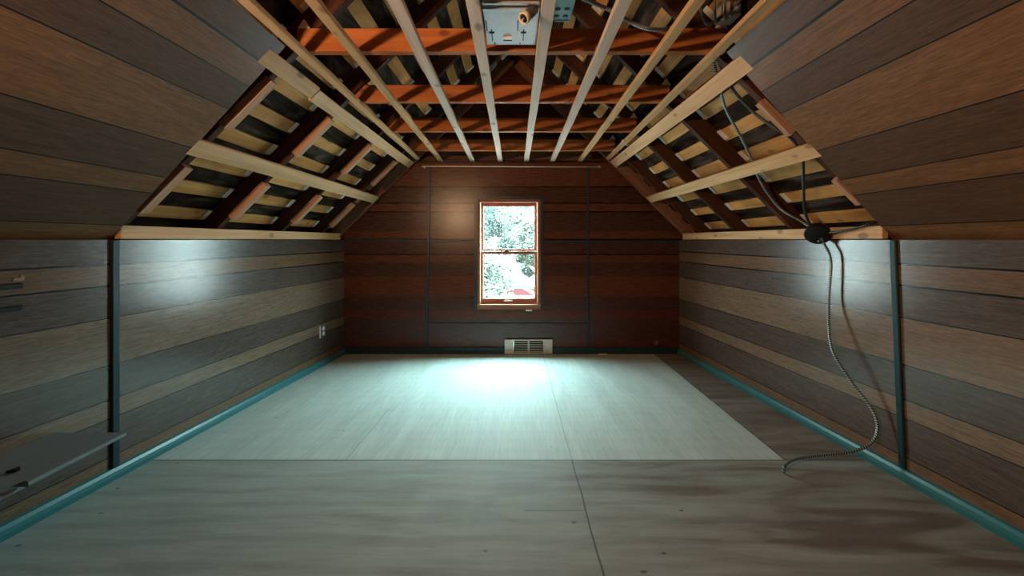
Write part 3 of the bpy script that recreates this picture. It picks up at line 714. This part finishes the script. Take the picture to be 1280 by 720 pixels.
# ------------------------------------------------------------------ outdoors
ground_bounce = plain('pale bounce ground', (.34, .26, .25), .9)  # ground tone made pale and pinkish to bounce warm light onto the ceiling
bm = bmesh.new()
v = [bm.verts.new(p) for p in ((-60, 6, -4.4), (60, 6, -4.4), (60, 90, -4.4), (-60, 90, -4.4), (-60, 6, -4.6), (60, 6, -4.6), (60, 90, -4.6), (-60, 90, -4.6))]
for f in ((0, 1, 2, 3), (7, 6, 5, 4), (0, 4, 5, 1), (1, 5, 6, 2), (2, 6, 7, 3), (3, 7, 4, 0)): bm.faces.new([v[i] for i in f])
o = link('ground', bm, ground_bounce); o['kind'] = 'structure'
leafm = plain('leaf green', (.056, .063, .048), .6); leafd = plain('darker leaf', (.042, .052, .046), .6); bark = plain('bark', (.16, .12, .09), .9)
def tree(x, y, h, r, zc, n, mat, label, seed, name='leafy_tree'):
    rnd = random.Random(seed); root = empty(name, (x, y, -4.4))
    tag(root, label, 'tree', 'trees outside the window')
    bm = bmesh.new()
    segs = [((0, 0, 0), (.05, 0, zc*.6), .16, .11), ((.05, 0, zc*.6), (0, .1, zc+r*.5), .11, .04)]
    for k in range(9):
        a = rnd.uniform(0, 6.28); e = rnd.uniform(.2, .9); z = zc*rnd.uniform(.5, .95)
        segs.append(((.04, 0, z), (math.cos(a)*r*.75, math.sin(a)*r*.75, z+r*e*.6), .06, .015))
    for p, q, r0, r1 in segs:
        p, q = Vector(p), Vector(q); d = (q-p).normalized(); nn = d.orthogonal().normalized(); bb = d.cross(nn); ri = []
        for pt, rr in ((p, r0), (q, r1)): ri.append([bm.verts.new(pt+(nn*math.cos(k*math.pi/3)+bb*math.sin(k*math.pi/3))*rr) for k in range(6)])
        for k in range(6): bm.faces.new((ri[0][k], ri[0][(k+1) % 6], ri[1][(k+1) % 6], ri[1][k]))
        bm.faces.new(ri[0]); bm.faces.new(ri[1])
    me = bpy.data.meshes.new('trunk'); bm.to_mesh(me); bm.free(); me.materials.append(bark)
    o = bpy.data.objects.new('trunk', me); col.objects.link(o); o.parent = root
    vs, fs = [], []
    cl = [(Vector((rnd.uniform(-.72, .72)*r, rnd.uniform(-.6, .6)*r, zc+rnd.uniform(-.7, .8)*r)), rnd.uniform(.22, .4)*r) for _ in range(26)]
    for i in range(n):
        c, cr_ = rnd.choice(cl); d = Vector((rnd.gauss(0, 1), rnd.gauss(0, 1), rnd.gauss(0, 1))).normalized()
        p = c+d*cr_*rnd.uniform(.6, 1); s = rnd.uniform(.05, .11)
        u = Vector((rnd.gauss(0, 1), rnd.gauss(0, 1), rnd.gauss(0, .6))).normalized(); w_ = u.orthogonal().normalized()
        b = len(vs); vs += [p-u*s, p+w_*s*.45, p+u*s, p-w_*s*.45]; fs.append((b, b+1, b+2, b+3))
    me = bpy.data.meshes.new('foliage'); me.from_pydata([tuple(v) for v in vs], [], fs); me.materials.append(mat)
    o = bpy.data.objects.new('foliage', me); col.objects.link(o); o.parent = root
tree(-1.1, 12.0, 5, 1.15, 4.1, 12000, leafm, 'light green leafy tree outside, filling the left of the window', 1)
tree(1.1, 15.5, 6, 1.3, 5.4, 12000, leafm, 'light green leafy tree outside, at the right of the window', 2)
tree(-.6, 21, 7, 1.9, 6.4, 14000, leafd, 'darker green tree outside, behind the two light ones', 3)
tree(2.9, 27, 7, 2.4, 6.8, 12000, leafd, 'dark green tree outside, farthest at the right', 6)
tree(-3.2, 28, 7, 2.4, 6.8, 12000, leafm, 'green tree outside, farthest at the left', 7)
tree(1.5, 18.5, 6, 1.35, 4.75, 15000, leafd, 'small rounded tree outside, low at the right above the red car', 9)
# parked car
car = tag(empty('parked_car', (1.0, 34.5, -4.4)), 'red car parked outside, seen low through the window', 'car')
redp = plain('red car paint', (.045, .008, .010), .35, 0, .2)
bm = bmesh.new(); body = [(-2.1, .35), (2.1, .35), (2.15, .75), (1.9, .95), (1.1, 1.0), (.55, 1.42), (-1.0, 1.42), (-1.6, 1.0), (-2.1, .9), (-2.2, .6)]
a = [bm.verts.new((x, -.85, z)) for x, z in body]; b = [bm.verts.new((x, .85, z)) for x, z in body]
bm.faces.new(a); bm.faces.new(b[::-1])
for i in range(len(body)): bm.faces.new((a[i], b[i], b[(i+1) % len(body)], a[(i+1) % len(body)]))
bevel(bm, .06, 2)
me = bpy.data.meshes.new('car_body'); bm.to_mesh(me); bm.free(); me.materials.append(redp); o = bpy.data.objects.new('car_body', me); col.objects.link(o); o.parent = car
bm = bmesh.new()
for pts in ([(-1.35, 1.0), (-.25, 1.0), (-.25, 1.36), (-.95, 1.36)], [(-.15, 1.0), (.95, 1.0), (.5, 1.36), (-.15, 1.36)]):
    a = [bm.verts.new((x, -.87, z)) for x, z in pts]; b = [bm.verts.new((x, -.84, z)) for x, z in pts]
    bm.faces.new(a); bm.faces.new(b[::-1])
    for i in range(4): bm.faces.new((a[i], b[i], b[(i+1) % 4], a[(i+1) % 4]))
me = bpy.data.meshes.new('side_window'); bm.to_mesh(me); bm.free(); me.materials.append(plain('car glass', (.03, .04, .05), .1)); o = bpy.data.objects.new('side_window', me); col.objects.link(o); o.parent = car
for x in (-1.3, 1.35):
    for y in (-.82, .82):
        bm = bmesh.new(); bmesh.ops.create_cone(bm, cap_ends=True, segments=24, radius1=.33, radius2=.33, depth=.22, matrix=Matrix.Rotation(math.pi/2, 4, 'X')); bevel(bm, .03)
        me = bpy.data.meshes.new('wheel'); bm.to_mesh(me); bm.free(); me.materials.append(duct); o = bpy.data.objects.new('wheel', me); col.objects.link(o); o.parent = car; o.location = (x, y, .33)

# ------------------------------------------------------------------ light
world = bpy.data.worlds.new('World'); scn.world = world; world.use_nodes = True
wn = world.node_tree; bg = wn.nodes['Background']
tc = N(wn, 'ShaderNodeTexCoord'); sp = N(wn, 'ShaderNodeSeparateXYZ'); wn.links.new(tc.outputs['Generated'], sp.inputs[0])
dt = N(wn, 'ShaderNodeVectorMath', operation='DOT_PRODUCT'); dt.inputs[1].default_value = (.30, .10, .95)
wn.links.new(tc.outputs['Generated'], dt.inputs[0])
rp = N(wn, 'ShaderNodeValToRGB'); e = rp.color_ramp.elements
e[0].position = 0.0; e[0].color = (.22, .29, .30, 1); e[1].position = .85; e[1].color = (.62, .98, 1.0, 1)
x = e.new(.35); x.color = (.24, .33, .335, 1)
wn.links.new(dt.outputs['Value'], rp.inputs[0]); wn.links.new(rp.outputs[0], bg.inputs['Color'])
bg.inputs['Strength'].default_value = 98
pl = bpy.data.lights.new('window_portal', 'AREA'); pl.shape = 'RECTANGLE'; pl.size = 76*U; pl.size_y = 132*U; pl.cycles.is_portal = True
po = bpy.data.objects.new('window_portal', pl); col.objects.link(po); po.location = W(-7, D+12, -17); po.rotation_euler = (math.radians(-90), 0, 0)
bl = bpy.data.lights.new('lamp_bulb', 'SPOT'); bl.energy = 160; bl.color = (1, .60, .32); bl.shadow_soft_size = .05; bl.spot_size = math.radians(180); bl.spot_blend = .75
bo = bpy.data.objects.new('lamp_bulb', bl); col.objects.link(bo); bo.location = W(-141, -14, 61); bo.rotation_euler = Vector((.62, .62, .48)).to_track_quat('-Z', 'Y').to_euler()

cam = bpy.data.cameras.new('Camera'); co = bpy.data.objects.new('Camera', cam); col.objects.link(co)
co.location = (0, 0, ZC); co.rotation_euler = (math.radians(90), 0, 0)
cam.sensor_width = 36; cam.lens = 450/1280*36; cam.shift_x = -3/1280; cam.shift_y = -60/1280; cam.clip_start = .02; cam.clip_end = 300
scn.camera = co
vs_ = scn.view_settings; vs_.view_transform = 'Standard'; vs_.look = 'None'; vs_.gamma = 1; vs_.use_curve_mapping = False; vs_.exposure = 0.0
